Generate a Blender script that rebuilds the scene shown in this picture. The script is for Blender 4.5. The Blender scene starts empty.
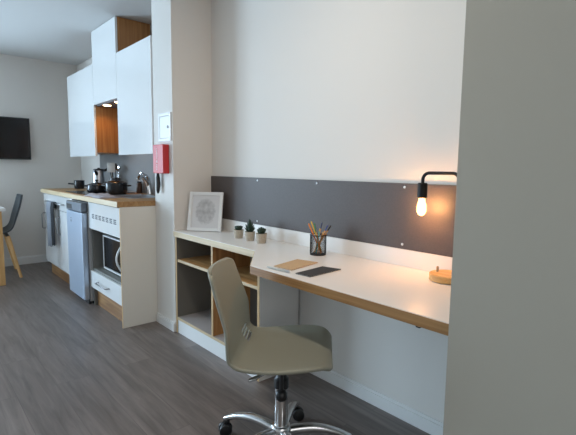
import bpy, bmesh, math, random
from mathutils import Vector, Matrix
random.seed(7)
PI = math.pi
scene = bpy.context.scene
COL = scene.collection
R = math.radians

# ------------------------------------------------------------------ materials
MATS = {}
def lin(c):
    return tuple(((v / 255 / 12.92) if v / 255 <= .04045 else ((v / 255 + .055) / 1.055) ** 2.4) for v in c)

def mat(name, rgb, rough=.5, metal=0.0, noise=0.0, scale=30.0, bump=0.0, bscale=200.0, coat=0.0, spec=.5, trans=0.0, stretch=None):
    if name in MATS: return MATS[name]
    m = bpy.data.materials.new(name); m.use_nodes = True
    nt = m.node_tree; b = nt.nodes['Principled BSDF']
    b.inputs['Base Color'].default_value = (*rgb, 1)
    b.inputs['Roughness'].default_value = rough
    b.inputs['Metallic'].default_value = metal
    b.inputs['Specular IOR Level'].default_value = spec
    b.inputs['Coat Weight'].default_value = coat
    b.inputs['Coat Roughness'].default_value = .06
    b.inputs['Transmission Weight'].default_value = trans
    tc = nt.nodes.new('ShaderNodeTexCoord'); mp = nt.nodes.new('ShaderNodeMapping')
    nt.links.new(tc.outputs['Object'], mp.inputs['Vector'])
    if stretch: mp.inputs['Scale'].default_value = stretch
    if noise:
        n = nt.nodes.new('ShaderNodeTexNoise'); n.inputs['Scale'].default_value = scale
        n.inputs['Detail'].default_value = 4
        nt.links.new(mp.outputs[0], n.inputs['Vector'])
        cr = nt.nodes.new('ShaderNodeValToRGB')
        cr.color_ramp.elements[0].position = .3; cr.color_ramp.elements[1].position = .7
        cr.color_ramp.elements[0].color = (*[max(0, v * (1 - noise)) for v in rgb], 1)
        cr.color_ramp.elements[1].color = (*[min(1, v * (1 + noise)) for v in rgb], 1)
        nt.links.new(n.outputs['Fac'], cr.inputs[0]); nt.links.new(cr.outputs[0], b.inputs['Base Color'])
    if bump:
        n2 = nt.nodes.new('ShaderNodeTexNoise'); n2.inputs['Scale'].default_value = bscale
        bp = nt.nodes.new('ShaderNodeBump'); bp.inputs['Strength'].default_value = bump
        bp.inputs['Distance'].default_value = .002
        nt.links.new(mp.outputs[0], n2.inputs['Vector'])
        nt.links.new(n2.outputs['Fac'], bp.inputs['Height']); nt.links.new(bp.outputs[0], b.inputs['Normal'])
    MATS[name] = m
    return m

def wood(name, c1, c2, axis='x', rough=.45, scale=1.0):
    """Streaky timber: noise stretched along the grain axis."""
    if name in MATS: return MATS[name]
    m = bpy.data.materials.new(name); m.use_nodes = True
    nt = m.node_tree; b = nt.nodes['Principled BSDF']; b.inputs['Roughness'].default_value = rough
    tc = nt.nodes.new('ShaderNodeTexCoord'); mp = nt.nodes.new('ShaderNodeMapping')
    s = {'x': (1.2, 26, 26), 'y': (26, 1.2, 26), 'z': (26, 26, 1.2)}[axis]
    mp.inputs['Scale'].default_value = tuple(v * scale for v in s)
    nt.links.new(tc.outputs['Object'], mp.inputs['Vector'])
    n = nt.nodes.new('ShaderNodeTexNoise'); n.inputs['Scale'].default_value = 1.5
    n.inputs['Detail'].default_value = 6; n.inputs['Distortion'].default_value = .6
    nt.links.new(mp.outputs[0], n.inputs['Vector'])
    cr = nt.nodes.new('ShaderNodeValToRGB')
    cr.color_ramp.elements[0].position = .35; cr.color_ramp.elements[1].position = .68
    cr.color_ramp.elements[0].color = (*c1, 1); cr.color_ramp.elements[1].color = (*c2, 1)
    nt.links.new(n.outputs['Fac'], cr.inputs[0]); nt.links.new(cr.outputs[0], b.inputs['Base Color'])
    MATS[name] = m
    return m

def glow(name, rgb, strength):
    m = bpy.data.materials.new(name); m.use_nodes = True
    nt = m.node_tree; nt.nodes.clear()
    e = nt.nodes.new('ShaderNodeEmission'); o = nt.nodes.new('ShaderNodeOutputMaterial')
    e.inputs[0].default_value = (*rgb, 1); e.inputs[1].default_value = strength
    nt.links.new(e.outputs[0], o.inputs[0]); MATS[name] = m
    return m

def floor_material():
    m = bpy.data.materials.new('vinyl_plank_floor'); m.use_nodes = True
    nt = m.node_tree; b = nt.nodes['Principled BSDF']
    tc = nt.nodes.new('ShaderNodeTexCoord')
    br = nt.nodes.new('ShaderNodeTexBrick')
    br.offset = .37; br.inputs['Scale'].default_value = 1
    br.inputs['Brick Width'].default_value = 1.22; br.inputs['Row Height'].default_value = .18
    br.inputs['Mortar Size'].default_value = .0013; br.inputs['Mortar Smooth'].default_value = .1
    br.inputs['Color1'].default_value = (.30, .30, .30, 1); br.inputs['Color2'].default_value = (.72, .72, .72, 1)
    br.inputs['Mortar'].default_value = (.05, .05, .05, 1)
    nt.links.new(tc.outputs['Object'], br.inputs['Vector'])
    mp = nt.nodes.new('ShaderNodeMapping'); mp.inputs['Scale'].default_value = (1.3, 15, 1)
    nt.links.new(tc.outputs['Object'], mp.inputs['Vector'])
    # shift the grain per plank so that it breaks at the joints
    add = nt.nodes.new('ShaderNodeVectorMath'); add.operation = 'MULTIPLY_ADD'
    add.inputs[1].default_value = (9, 9, 9)
    nt.links.new(br.outputs['Color'], add.inputs[0]); nt.links.new(mp.outputs[0], add.inputs[2])
    n = nt.nodes.new('ShaderNodeTexNoise'); n.inputs['Scale'].default_value = 1.7
    n.inputs['Detail'].default_value = 8; n.inputs['Roughness'].default_value = .62; n.inputs['Distortion'].default_value = .7
    nt.links.new(add.outputs[0], n.inputs['Vector'])
    cr = nt.nodes.new('ShaderNodeValToRGB')
    e = cr.color_ramp.elements
    e[0].position = .28; e[0].color = (*FLOOR_DARK, 1)
    e[1].position = .75; e[1].color = (*FLOOR_LIGHT, 1)
    nt.links.new(n.outputs['Fac'], cr.inputs[0])
    mix = nt.nodes.new('ShaderNodeMix'); mix.data_type = 'RGBA'; mix.blend_type = 'MULTIPLY'
    mix.inputs[0].default_value = .45
    nt.links.new(cr.outputs[0], mix.inputs[6]); nt.links.new(br.outputs['Color'], mix.inputs[7])
    nt.links.new(mix.outputs[2], b.inputs['Base Color'])
    b.inputs['Roughness'].default_value = .38; b.inputs['Specular IOR Level'].default_value = .45
    bp = nt.nodes.new('ShaderNodeBump'); bp.inputs['Strength'].default_value = .12; bp.inputs['Distance'].default_value = .002
    nt.links.new(n.outputs['Fac'], bp.inputs['Height']); nt.links.new(bp.outputs[0], b.inputs['Normal'])
    return m

FLOOR_DARK = (.128, .103, .092); FLOOR_LIGHT = (.29, .243, .22)
WALL = mat('warm_white_wall_paint', (.745, .715, .675), .85, bump=.05, bscale=350)
PIER = WALL
GREIGE = mat('greige_wall_paint', (.385, .36, .302), .85, bump=.05, bscale=350)
CEIL = mat('white_ceiling_paint', (.64, .64, .63), .9)
SKIRT = mat('white_satin_gloss_paint', (.80, .80, .79), .4)
WHITE = mat('white_laminate', (.80, .785, .76), .32)
GLOSS = mat('white_gloss_door', (.82, .83, .83), .12, coat=.5)
CREAM = mat('cream_laminate', (.80, .78, .72), .5)
GREYLAM = mat('grey_laminate', (.17, .168, .155), .5)
OAK = wood('oak_grain_along', lin((168, 122, 74)), lin((206, 166, 112)), 'x')
PLOAK = wood('oak_plinth', lin((132, 92, 54)), lin((172, 130, 84)), 'x')
OAKV = wood('oak_grain_upright', lin((150, 98, 50)), lin((186, 134, 78)), 'z')
OAKY = wood('oak_grain_across', lin((150, 106, 62)), lin((190, 148, 98)), 'y')
PALEOAK_AND_GLARE = wood('pale_oak_and_glare_edge', lin((196, 172, 134)), lin((220, 200, 166)), 'x')  # pale oak edging; on the shallow counter its paleness paints in glare
PALEOAKV = wood('pale_oak_edge_upright', lin((186, 152, 106)), lin((210, 180, 136)), 'z')
BEECH = wood('beech_leg', lin((196, 150, 92)), lin((220, 178, 120)), 'z')
PINE = wood('pine_lamp_base', lin((205, 155, 92)), lin((232, 190, 128)), 'x', scale=2.0)
FELT = mat('grey_felt_board', (.080, .064, .060), .52, noise=.10, scale=160, bump=.15, bscale=600, spec=.45)
OLIVE = mat('olive_grey_plastic', (.29, .283, .222), .5, bump=.04, bscale=500)
CHROME = mat('chrome', (.78, .78, .78), .12, 1.0)
ALU = mat('polished_aluminium', (.72, .73, .74), .2, 1.0)
STEEL = mat('brushed_steel', (.55, .56, .58), .3, 1.0, noise=.08, scale=40, stretch=(1, 30, 1))
FRIDGE = mat('silver_fridge_paint', (.46, .55, .68), .30, .4)
FRIDGESIDE = mat('fridge_side_grey', (.42, .44, .46), .5)
PANELGREY = mat('fridge_control_grey', (.13, .15, .18), .4, .3)
BLACK = mat('black_plastic', (.012, .012, .013), .4)
BLACKM = mat('matt_black_metal', (.008, .008, .008), .5, spec=.3)
SCREEN = mat('dark_screen_glass', (.006, .006, .007), .16, spec=.25)
ENAMEL = mat('dark_pan_enamel', (.014, .015, .018), .18)
RED = mat('red_plastic', (.55, .028, .035), .4)
SPLASH = mat('grey_splashback', (.205, .213, .22), .30)
WHITEP = mat('white_plastic', (.78, .79, .79), .35)
PAPER = mat('white_paper', (.82, .81, .80), .8)
KRAFT = mat('kraft_card', (.53, .36, .20), .8, noise=.06, scale=120)
CHARCOAL = mat('charcoal_card', (.03, .028, .028), .6)
POT = mat('stone_pot', (.46, .40, .32), .85, noise=.15, scale=120)
SOIL = mat('soil', (.03, .022, .016), .95)
LEAF = mat('succulent_green', (.022, .046, .027), .5, noise=.35, scale=60)
LEAFB = mat('aloe_green', (.026, .058, .040), .5, noise=.3, scale=60)
TOWEL = mat('grey_towel', (.25, .27, .31), .95, noise=.12, scale=150, bump=.4, bscale=500)
TOWELD = mat('dark_towel', (.035, .037, .042), .95, noise=.2, scale=150, bump=.4, bscale=500)
CLOTH = mat('lilac_grey_cloth', (.36, .34, .37), .95, noise=.1, scale=120, bump=.4, bscale=400)
CHAIRGREY = mat('slate_grey_shell', (.045, .055, .062), .5)
HANDLE = mat('dark_steel_handle', (.30, .30, .31), .3, .9)
SCREW = mat('steel_screw', (.72, .72, .72), .3, .9)
BROWNJ = mat('brown_glass_jar', (.07, .035, .018), .3)

# ------------------------------------------------------------------ mesh helpers
def xf(bm, M):
    bmesh.ops.transform(bm, matrix=M, verts=bm.verts); return bm
def add(dst, src):
    me = bpy.data.meshes.new('tmp'); src.to_mesh(me); src.free(); dst.from_mesh(me); bpy.data.meshes.remove(me); return dst
def B(x0, x1, y0, y1, z0, z1, bev=.0, seg=2):
    bm = bmesh.new(); bmesh.ops.create_cube(bm, size=1)
    for v in bm.verts:
        v.co = Vector((x0 + (v.co.x + .5) * (x1 - x0), y0 + (v.co.y + .5) * (y1 - y0), z0 + (v.co.z + .5) * (z1 - z0)))
    if bev: bmesh.ops.bevel(bm, geom=bm.edges[:], offset=bev, segments=seg, profile=.5, affect='EDGES')
    return bm
def many(*bms):
    d = bmesh.new()
    for b in bms: add(d, b)
    return d
def lathe(prof, n=32, cx=0, cy=0):
    """prof: (r, z) from bottom to top; r=0 closes with a pole."""
    bm = bmesh.new(); rings = []
    for r, z in prof:
        if r < 1e-6: rings.append([bm.verts.new((cx, cy, z))])
        else: rings.append([bm.verts.new((cx + r * math.cos(2 * PI * k / n), cy + r * math.sin(2 * PI * k / n), z)) for k in range(n)])
    for a, b in zip(rings, rings[1:]):
        for k in range(n):
            q = [a[k % len(a)], a[(k + 1) % len(a)], b[(k + 1) % len(b)], b[k % len(b)]]
            q = list(dict.fromkeys(q))
            if len(q) > 2:
                try: bm.faces.new(q)
                except ValueError: pass
    bmesh.ops.recalc_face_normals(bm, faces=bm.faces[:])
    return bm
def tube(pts, r, n=10, closed=False):
    """round tube along points; r a number or one radius per point."""
    pts = [Vector(p) for p in pts]; rs = r if isinstance(r, (list, tuple)) else [r] * len(pts)
    bm = bmesh.new(); rings = []; up = None
    for i, p in enumerate(pts):
        t = (pts[min(i + 1, len(pts) - 1)] - pts[max(i - 1, 0)]).normalized()
        if up is None:
            up = Vector((0, 0, 1)) if abs(t.z) < .9 else Vector((1, 0, 0))
        a = (up - t * up.dot(t)).normalized(); b = t.cross(a); up = a
        rings.append([bm.verts.new(p + (a * math.cos(2 * PI * k / n) + b * math.sin(2 * PI * k / n)) * rs[i]) for k in range(n)])
    for A, C in zip(rings, rings[1:]):
        for k in range(n): bm.faces.new([A[k], A[(k + 1) % n], C[(k + 1) % n], C[k]])
    bm.faces.new(rings[0]); bm.faces.new(rings[-1])
    bmesh.ops.recalc_face_normals(bm, faces=bm.faces[:])
    return bm
def prism(poly, z0, z1, bev=0):
    bm = bmesh.new()
    lo = [bm.verts.new((x, y, z0)) for x, y in poly]; hi = [bm.verts.new((x, y, z1)) for x, y in poly]
    n = len(poly)
    bm.faces.new(lo); bm.faces.new(hi)
    for k in range(n): bm.faces.new([lo[k], lo[(k + 1) % n], hi[(k + 1) % n], hi[k]])
    bmesh.ops.recalc_face_normals(bm, faces=bm.faces[:])
    if bev: bmesh.ops.bevel(bm, geom=bm.edges[:], offset=bev, segments=2, profile=.5, affect='EDGES')
    return bm
def arc(c, r, a0, a1, n, plane='xz'):
    out = []
    for i in range(n + 1):
        a = a0 + (a1 - a0) * i / n; u, v = r * math.cos(a), r * math.sin(a)
        out.append({'xz': (c[0] + u, c[1], c[2] + v), 'yz': (c[0], c[1] + u, c[2] + v), 'xy': (c[0] + u, c[1] + v, c[2])}[plane])
    return out
def O(name, bm, m, parent=None, loc=None, smooth=None, label=None):
    """link a bmesh as ONE mesh object."""
    me = bpy.data.meshes.new(name); bm.to_mesh(me); bm.free(); me.materials.append(m)
    if smooth is not None:
        for p in me.polygons: p.use_smooth = True
        if smooth < 180:
            try: me.set_sharp_from_angle(angle=R(smooth))
            except Exception: pass
    o = bpy.data.objects.new(name, me); COL.objects.link(o)
    if parent: o.parent = parent
    if loc: o.location = loc
    if label: o['label'] = label
    return o
def T(o, label, cat, group=None):
    o['label'] = label; o['category'] = cat
    if group: o['group'] = group
    return o
def E_(name, label, cat, loc=(0, 0, 0), rz=0, group=None):
    o = bpy.data.objects.new(name, None); COL.objects.link(o)
    o.location = loc; o.rotation_euler = (0, 0, rz); o.empty_display_size = .05
    return T(o, label, cat, group)
def S(name, bm, m, parent=None):
    o = O(name, bm, m, parent)
    if not parent: o['kind'] = 'structure'
    return o

# ------------------------------------------------------------------ the room
W = 1.672; XL = -5.794; ZC = 2.346; XR = 1.7; YR = -2.9
S('floor', B(XL - .1, XR + .1, YR - .1, W + .1, -.08, 0), floor_material())
S('ceiling', B(XL - .1, XR + .1, YR - .1, W + .1, ZC, ZC + .08), CEIL)
S('wall_back', B(XL - .1, XR + .1, W, W + .1, 0, ZC), WALL)
# left wall with the tall window through which the day comes in
WY0, WY1, WZ0, WZ1 = -2.05, -.45, .12, 2.16
S('wall_left', many(B(XL - .1, XL, WY1, W, 0, ZC), B(XL - .1, XL, YR, WY0, 0, ZC),
                    B(XL - .1, XL, WY0, WY1, 0, WZ0), B(XL - .1, XL, WY0, WY1, WZ1, ZC)), WALL)
S('wall_rear', B(XL - .1, XR + .1, YR - .1, YR, 0, ZC), WALL)
EY, EY1, EZ0, EZ1 = -1.5, .5, .85, 2.1  # unseen opening added to let warm fill onto the sides facing east
S('wall_east', many(B(XR, XR + .1, EY1, W, 0, ZC), B(XR, XR + .1, YR, EY, 0, ZC), B(XR, XR + .1, EY, EY1, 0, EZ0), B(XR, XR + .1, EY, EY1, EZ1, ZC)), WALL)
ef = bmesh.new()
for y0, y1 in ((EY, EY + .05), (EY1 - .05, EY1), ((EY + EY1) / 2 - .025, (EY + EY1) / 2 + .025)): add(ef, B(XR + .01, XR + .045, y0, y1, EZ0, EZ1))
add(ef, B(XR + .01, XR + .045, EY, EY1, EZ0, EZ0 + .05)); add(ef, B(XR + .01, XR + .045, EY, EY1, EZ1 - .05, EZ1))
S('added_east_window', ef, SKIRT)  # frame of the added opening, not a known window
PX0, PX1, PY = -3.022, -2.735, 1.371           # the pier between kitchen and desk
S('wall_pier', B(PX0, PX1, PY, W, 0, ZC), PIER)
S('wall_right', B(-.574, XR, 1.085, W, 0, ZC), GREIGE)
def skirting(name, x0, x1, y0, y1, axis, sgn, h=.072):
    t = .014
    if axis == 'x':      # runs along x, sits in front of y0
        bm = many(B(x0, x1, y0 - t, y0, 0, h - .014, .001), B(x0, x1, y0 - t * .6, y0, h - .014, h, .002))
    else:
        bm = many(B(x0, x0 + t, y0, y1, 0, h - .014, .001), B(x0, x0 + t * .6, y0, y1, h - .014, h, .002))
    return S(name, bm, SKIRT)
skirting('baseboard_desk', -1.785, -.576, W, W, 'x', -1)
skirting('baseboard_pier', PX0 + .006, PX1 - .004, PY, PY, 'x', -1, .068)
skirting('baseboard_left', XL, XL, WY1 + .1, W - .002, 'y', 1, .09)
# window frame in the left wall (out of frame)
wf = bmesh.new()
for y0, y1 in ((WY0, WY0 + .06), (WY1 - .06, WY1), ((WY0 + WY1) / 2 - .03, (WY0 + WY1) / 2 + .03)):
    add(wf, B(XL - .08, XL - .03, y0, y1, WZ0, WZ1))
add(wf, B(XL - .08, XL - .03, WY0, WY1, WZ0, WZ0 + .06)); add(wf, B(XL - .08, XL - .03, WY0, WY1, WZ1 - .06, WZ1))
S('window_1', wf, SKIRT)

# ------------------------------------------------------------------ desk
DZ = .712; DT = .036
desk = E_('built_in_desk', 'long white desk worktop with oak edge stepping out from a shallow counter', 'desk', (-1.6, 1.4, 0))
def dl(poly): return [(x + 1.6, y - 1.4) for x, y in poly]
path = [(-2.732, 1.366), (-1.817, 1.366), (-1.545, 1.138), (-.576, 1.138)]
poly = [(-2.732, 1.668)] + path + [(-.576, 1.668)]
O('worktop', prism(dl(poly), DZ - DT, DZ, .0012), WHITE, desk)
# edge band follows the front
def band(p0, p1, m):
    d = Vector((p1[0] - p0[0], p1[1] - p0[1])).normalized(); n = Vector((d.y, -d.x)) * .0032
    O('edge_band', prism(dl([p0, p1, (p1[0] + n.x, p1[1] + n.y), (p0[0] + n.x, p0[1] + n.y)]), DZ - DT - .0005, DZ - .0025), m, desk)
band(path[0], path[1], PALEOAK_AND_GLARE)  # paler than the desk front: grazing glare painted into the oak
band((path[1][0] + .002, path[1][1] - .002), (path[2][0] - .002, path[2][1] + .002), PALEOAK_AND_GLARE)
band(path[2], path[3], wood('oak_desk_edge', lin((142, 100, 58)), lin((186, 144, 94)), 'x'))  # same oak edging, browner where no glare is painted in
O('upstand', B(-2.732 + 1.6, -.576 + 1.6, 1.660 - 1.4, 1.6715 - 1.4, DZ + .0005, .790, .001), WHITE, desk)
O('hook', tube([(.878, -.240, .6755), (.879, -.243, .670), (.886, -.247, .666), (.897, -.249, .6665), (.903, -.249, .670)], .0020, 8), BLACKM, desk, smooth=60)

# open shelf unit under the counter
bk = E_('shelf_unit', 'open oak and white shelf unit under the left end of the desk', 'shelves', (-2.27, 1.52, 0))
bx, by = -2.27, 1.52
def L(x0, x1, y0, y1, z0, z1, bev=.0008): return B(x0 - bx, x1 - bx, y0 - by, y1 - by, z0, z1, bev)
FY = 1.374; BYk = 1.655; ZT = DZ - DT - .001
def panel(name, x0, x1, y0, y1, z0, z1, m, edge='v', lab=None):
    p = O(name, L(x0, x1, y0 + .002, y1, z0, z1), m, bk, label=lab)
    O('edge_strip', L(x0, x1, y0, y0 + .0018, z0, z1, 0), PALEOAKV if edge == 'v' else PALEOAK_AND_GLARE, p)
    return p
panel('side_panel', -2.731, -2.713, FY, BYk, 0, ZT, GREYLAM)
panel('side_panel', -1.805, -1.787, FY, BYk, 0, ZT, WHITE)
panel('divider', -2.268, -2.250, FY, BYk, .113, ZT, OAKV, 'v', 'oak upright divider')
panel('base_panel', -2.7125, -1.8055, FY, BYk, .095, .1125, mat('pale_grey_shelf', (.42, .40, .40), .4), 'h')
panel('shelf', -2.7125, -2.2685, FY + .006, BYk, .500, .518, OAK, 'h')
panel('shelf', -2.2495, -1.8055, FY + .006, BYk, .500, .518, OAK, 'h')
O('back_panel', L(-2.7125, -1.8055, BYk + .0005, BYk + .010, .095, ZT), GREYLAM, bk)
O('plinth', L(-2.7125, -1.8055, FY + .004, FY + .02, 0, .0945), SKIRT, bk, label='white plinth')

# pinboard
pb = E_('pinboard', 'long dark grey felt pinboard fixed along the wall above the desk', 'pinboard', (-1.67, 1.668, .937))
O('board', B(-1.062, 1.092, -.008, .0035, -.146, .146, .001), FELT, pb)
for x in (-2.72, -2.185, -1.664, -1.118, -.62):
    for z in (1.066, .812):
        if x == -2.72 or x == -.62: continue
        s = lathe([(0, 0), (.0062, 0), (.0062, .001), (.004, .0026), (0, .003)], 14)
        xf(s, Matrix.Translation((x + 1.67, -.0082, z - .937)) @ Matrix.Rotation(R(90), 4, 'X'))
        O('screw', s, SCREW, pb, smooth=40)

# ------------------------------------------------------------------ picture frame leaning in the corner
fr = E_('picture_frame', 'white picture frame with a faint grey round drawing leaning on the desk end', 'picture', (-2.677, 1.435, DZ + .0042), .66)
fr.rotation_euler = (-.215, 0, .66); fr.rotation_mode = 'XYZ'
fw, fh, fb = .240, .267, .022
fbm = many(B(0, fb, 0, .016, 0, fh, .0015), B(fw - fb, fw, 0, .016, 0, fh, .0015), B(fb, fw - fb, 0, .016, 0, fb, .0015), B(fb, fw - fb, 0, .016, fh - fb, fh, .0015))
O('frame', fbm, WHITEP, fr)
def print_material():
    m = bpy.data.materials.new('pencil_drawing_print'); m.use_nodes = True
    nt = m.node_tree; b = nt.nodes['Principled BSDF']; b.inputs['Roughness'].default_value = .35
    tc = nt.nodes.new('ShaderNodeTexCoord')
    sub = nt.nodes.new('ShaderNodeVectorMath'); sub.operation = 'SUBTRACT'; sub.inputs[1].default_value = (fw / 2, 0, fh * .5)
    nt.links.new(tc.outputs['Object'], sub.inputs[0])
    sc = nt.nodes.new('ShaderNodeVectorMath'); sc.operation = 'MULTIPLY'; sc.inputs[1].default_value = (14, 0, 11.5)
    nt.links.new(sub.outputs[0], sc.inputs[0])
    ln = nt.nodes.new('ShaderNodeVectorMath'); ln.operation = 'LENGTH'; nt.links.new(sc.outputs[0], ln.inputs[0])
    n = nt.nodes.new('ShaderNodeTexNoise'); n.inputs['Scale'].default_value = 60; n.inputs['Detail'].default_value = 6
    nt.links.new(tc.outputs['Object'], n.inputs['Vector'])
    wv = nt.nodes.new('ShaderNodeTexNoise'); wv.inputs['Scale'].default_value = 34; wv.inputs['Detail'].default_value = 5
    nt.links.new(tc.outputs['Object'], wv.inputs['Vector'])
    a = nt.nodes.new('ShaderNodeMath'); a.operation = 'MULTIPLY_ADD'; a.inputs[1].default_value = .5
    nt.links.new(n.outputs['Fac'], a.inputs[0]); nt.links.new(ln.outputs['Value'], a.inputs[2])
    rp = nt.nodes.new('ShaderNodeMapRange'); rp.inputs[1].default_value = .85; rp.inputs[2].default_value = 1.30
    nt.links.new(a.outputs[0], rp.inputs[0])
    m2 = nt.nodes.new('ShaderNodeMath'); m2.operation = 'MULTIPLY_ADD'; m2.inputs[1].default_value = 1.3; m2.inputs[2].default_value = -.08
    nt.links.new(wv.outputs['Fac'], m2.inputs[0])
    mx = nt.nodes.new('ShaderNodeMath'); mx.operation = 'MAXIMUM'
    nt.links.new(rp.outputs[0], mx.inputs[0]); nt.links.new(m2.outputs[0], mx.inputs[1])
    cr = nt.nodes.new('ShaderNodeValToRGB'); cr.color_ramp.elements[0].color = (.25, .25, .26, 1); cr.color_ramp.elements[1].color = (.66, .66, .67, 1)
    nt.links.new(mx.outputs[0], cr.inputs[0]); nt.links.new(cr.outputs[0], b.inputs['Base Color'])
    return m
O('print', B(fb - .002, fw - fb + .002, .006, .012, fb - .002, fh - fb + .002), print_material(), fr, label='faint grey drawing on white paper')

# ------------------------------------------------------------------ succulents
def pot_bm(r, h):
    return lathe([(0, .0), (r * .80, 0), (r * .84, .003), (r, h - .004), (r, h), (r * .9, h), (r * .88, h - .008), (0, h - .008)], 28)
def leaf(L_, w, th, bend, n=5):
    """pointed fleshy leaf from the origin along +x, curving up."""
    pts = []; rs = []
    for i in range(n + 1):
        t = i / n; pts.append((L_ * t * math.cos(bend * t), 0, L_ * t * math.sin(bend * t)))
        rs.append(max(.0004, w * (math.sin(PI * (t * .82 + .14)) ** .8)))
    bm = tube(pts, rs, 8)
    for v in bm.verts: v.co.z *= 1.0
    return bm
def succulent(x, y, kind, r, h, label):
    t = E_('potted_succulent', label, 'plant', (x, y, DZ + .0005), 0, 'potted succulents on the desk')
    O('pot', pot_bm(r, h), POT, t, smooth=40)
    O('soil', lathe([(0, h - .006), (r * .87, h - .006), (r * .6, h - .003), (0, h - .002)], 20), SOIL, t)
    f = bmesh.new()
    if kind == 'flat':
        for ring, (n, el, ln) in enumerate(((11, .22, .024), (9, .55, .021), (6, 1.0, .016), (3, 1.4, .012))):
            for k in range(n):
                b = leaf(ln * 1.3, .0078, .004, .5)
                xf(b, Matrix.Translation((0, 0, h)) @ Matrix.Rotation(2 * PI * k / n + ring * .4, 4, 'Z') @ Matrix.Rotation(-el, 4, 'Y')); add(f, b)
    elif kind == 'aloe':
        for ring, (n, el, ln) in enumerate(((8, .45, .036), (8, .8, .044), (6, 1.1, .054), (4, 1.38, .064), (1, 1.5, .068))):
            for k in range(n):
                b = leaf(ln * random.uniform(1.1, 1.3), .0050, .003, .25)
                xf(b, Matrix.Translation((0, 0, h - .004)) @ Matrix.Rotation(2 * PI * k / n + ring * .5, 4, 'Z') @ Matrix.Rotation(-el, 4, 'Y')); add(f, b)
    else:
        for ring, (n, el, ln) in enumerate(((12, .35, .034), (10, .7, .034), (7, 1.05, .032), (4, 1.35, .028))):
            for k in range(n):
                b = leaf(ln * random.uniform(1.0, 1.25), .0064, .004, .5)
                xf(b, Matrix.Translation((0, 0, h - .003)) @ Matrix.Rotation(2 * PI * k / n + ring * .3, 4, 'Z') @ Matrix.Rotation(-el, 4, 'Y')); add(f, b)
    O('foliage', f, LEAFB if kind == 'aloe' else LEAF, t, smooth=180)
succulent(-2.217, 1.541, 'flat', .0305, .052, 'potted succulent with a low flat rosette in stone pot, nearest the picture frame')
succulent(-2.100, 1.541, 'aloe', .0310, .054, 'middle potted succulent with tall spiky upright leaves')
succulent(-1.990, 1.542, 'bush', .0325, .056, 'potted succulent with bushy short leaves, nearest the pencil cup')

# ------------------------------------------------------------------ pencil cup
CX, CY, CR, CH = -1.542, 1.556, .0405, .100
cup = E_('pencil_cup', 'black wire mesh pencil cup standing on the white desk', 'pencil holder', (CX, CY, DZ + .0005))
O('base', lathe([(0, 0), (CR, 0), (CR, .004), (0, .004)], 36), BLACKM, cup, smooth=40)
O('rim', tube([(CR * math.cos(2 * PI * k / 36), CR * math.sin(2 * PI * k / 36), CH) for k in range(37)], .0022, 8), BLACKM, cup, smooth=180)
ms = bmesh.new(); nm = 40
for k in range(nm):
    for sgn in (1, -1):
        pts = [(CR * math.cos(2 * PI * (k + sgn * 7 * i / 10) / nm), CR * math.sin(2 * PI * (k + sgn * 7 * i / 10) / nm), .006 + (CH - .006) * i / 10) for i in range(11)]
        add(ms, tube(pts,   .00085, 4))
O('mesh_wall', ms, BLACKM, cup)
def pencil(x0, y0, x1, y1, z1, colname, rgb, label, tip='up', fat=.0032):
    """standing in the cup from (x0,y0) on the base to (x1,y1) at height z1, local to the cup."""
    a = Vector((x0, y0, .0105)); b = Vector((x1, y1, z1)); Ln = (b - a).length
    t = E_('pencil', label, 'pencil', (CX + a.x, CY + a.y, DZ + a.z), 0, 'pencils in the mesh cup')
    t.rotation_mode = 'QUATERNION'; t.rotation_quaternion = (b - a).to_track_quat('Z', 'Y')
    m = mat('pencil_' + colname, rgb, .4)
    if tip == 'up':
        O('barrel', lathe([(0, 0), (fat, 0), (fat, Ln - .018), (0, Ln - .018)], 6), m, t)
        O('sharpened_tip', lathe([(fat, Ln - .018), (.0011, Ln - .004), (0, Ln - .004)], 12), PINE, t, smooth=60)
        O('lead', lathe([(.0011, Ln - .004), (.0003, Ln), (0, Ln)], 8), m, t)
    else:
        O('barrel', lathe([(0, 0), (fat * .4, 0), (fat, .02), (fat, Ln), (0, Ln)], 6), PINE if tip == 'wood' else m, t)
        O('end_cap', lathe([(fat * 1.02, Ln - .030), (fat * 1.04, Ln - .001), (fat * .8, Ln + .001), (0, Ln + .001)], 12), m, t, smooth=40)
# spread seen from the camera: rx runs to the right in the photo, ry away
def rv(a, b): return (a * .66 - b * .75, a * .75 + b * .66)
P = [(.014, .0198, -.048, .0198, .150, 'red', (.50, .05, .03), 'red pencil leaning furthest left in the mesh cup', 'cap'),
     (.018, -.0132, -.050, -.0132, .158, 'orange', (.75, .24, .03), 'orange pencil leaning left in the cup beside the red one', 'cap'),
     (.020, .0066, -.036, .0066, .166, 'yellow', (.72, .48, .06), 'yellow pencil standing tall in the left of the cup', 'cap'),
     (.010, .0264, -.020, .0264, .155, 'green', (.05, .22, .08), 'green pencil just right of the yellow one in the cup', 'cap'),
     (-.010, -.0198, .006, -.0198, .140, 'teal', (.10, .42, .38), 'short teal pencil near the middle of the cup', 'up'),
     (-.014, .0132, .018, .0132, .160, 'navy', (.03, .05, .14), 'navy blue pencil with dark end near the cup middle', 'wood'),
     (-.020, -.0066, .046, -.0066, .150, 'blue', (.03, .06, .24), 'blue ended natural wood pencil leaning right in the cup', 'wood'),
     (-.022, .0, .062, .0, .148, 'black', (.015, .015, .02), 'black ended natural wood pencil leaning furthest right in the cup', 'wood'),
     (-.004, -.0264, .022, -.0264, .124, 'natural', (.55, .30, .12), 'short plain wooden pencil at the front right of the cup', 'up'),
     (.010, -.0328, -.012, -.0328, .122, 'ochre', (.62, .27, .06), 'short ochre pencil at the front left of the cup', 'up')]
for a, b, c, d_, z, cn, rgb, lab, tip in P:
    s = rv(a, b); e = rv(c, d_)
    pencil(s[0], s[1], e[0], e[1], z, cn, rgb, lab, tip)

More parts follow.
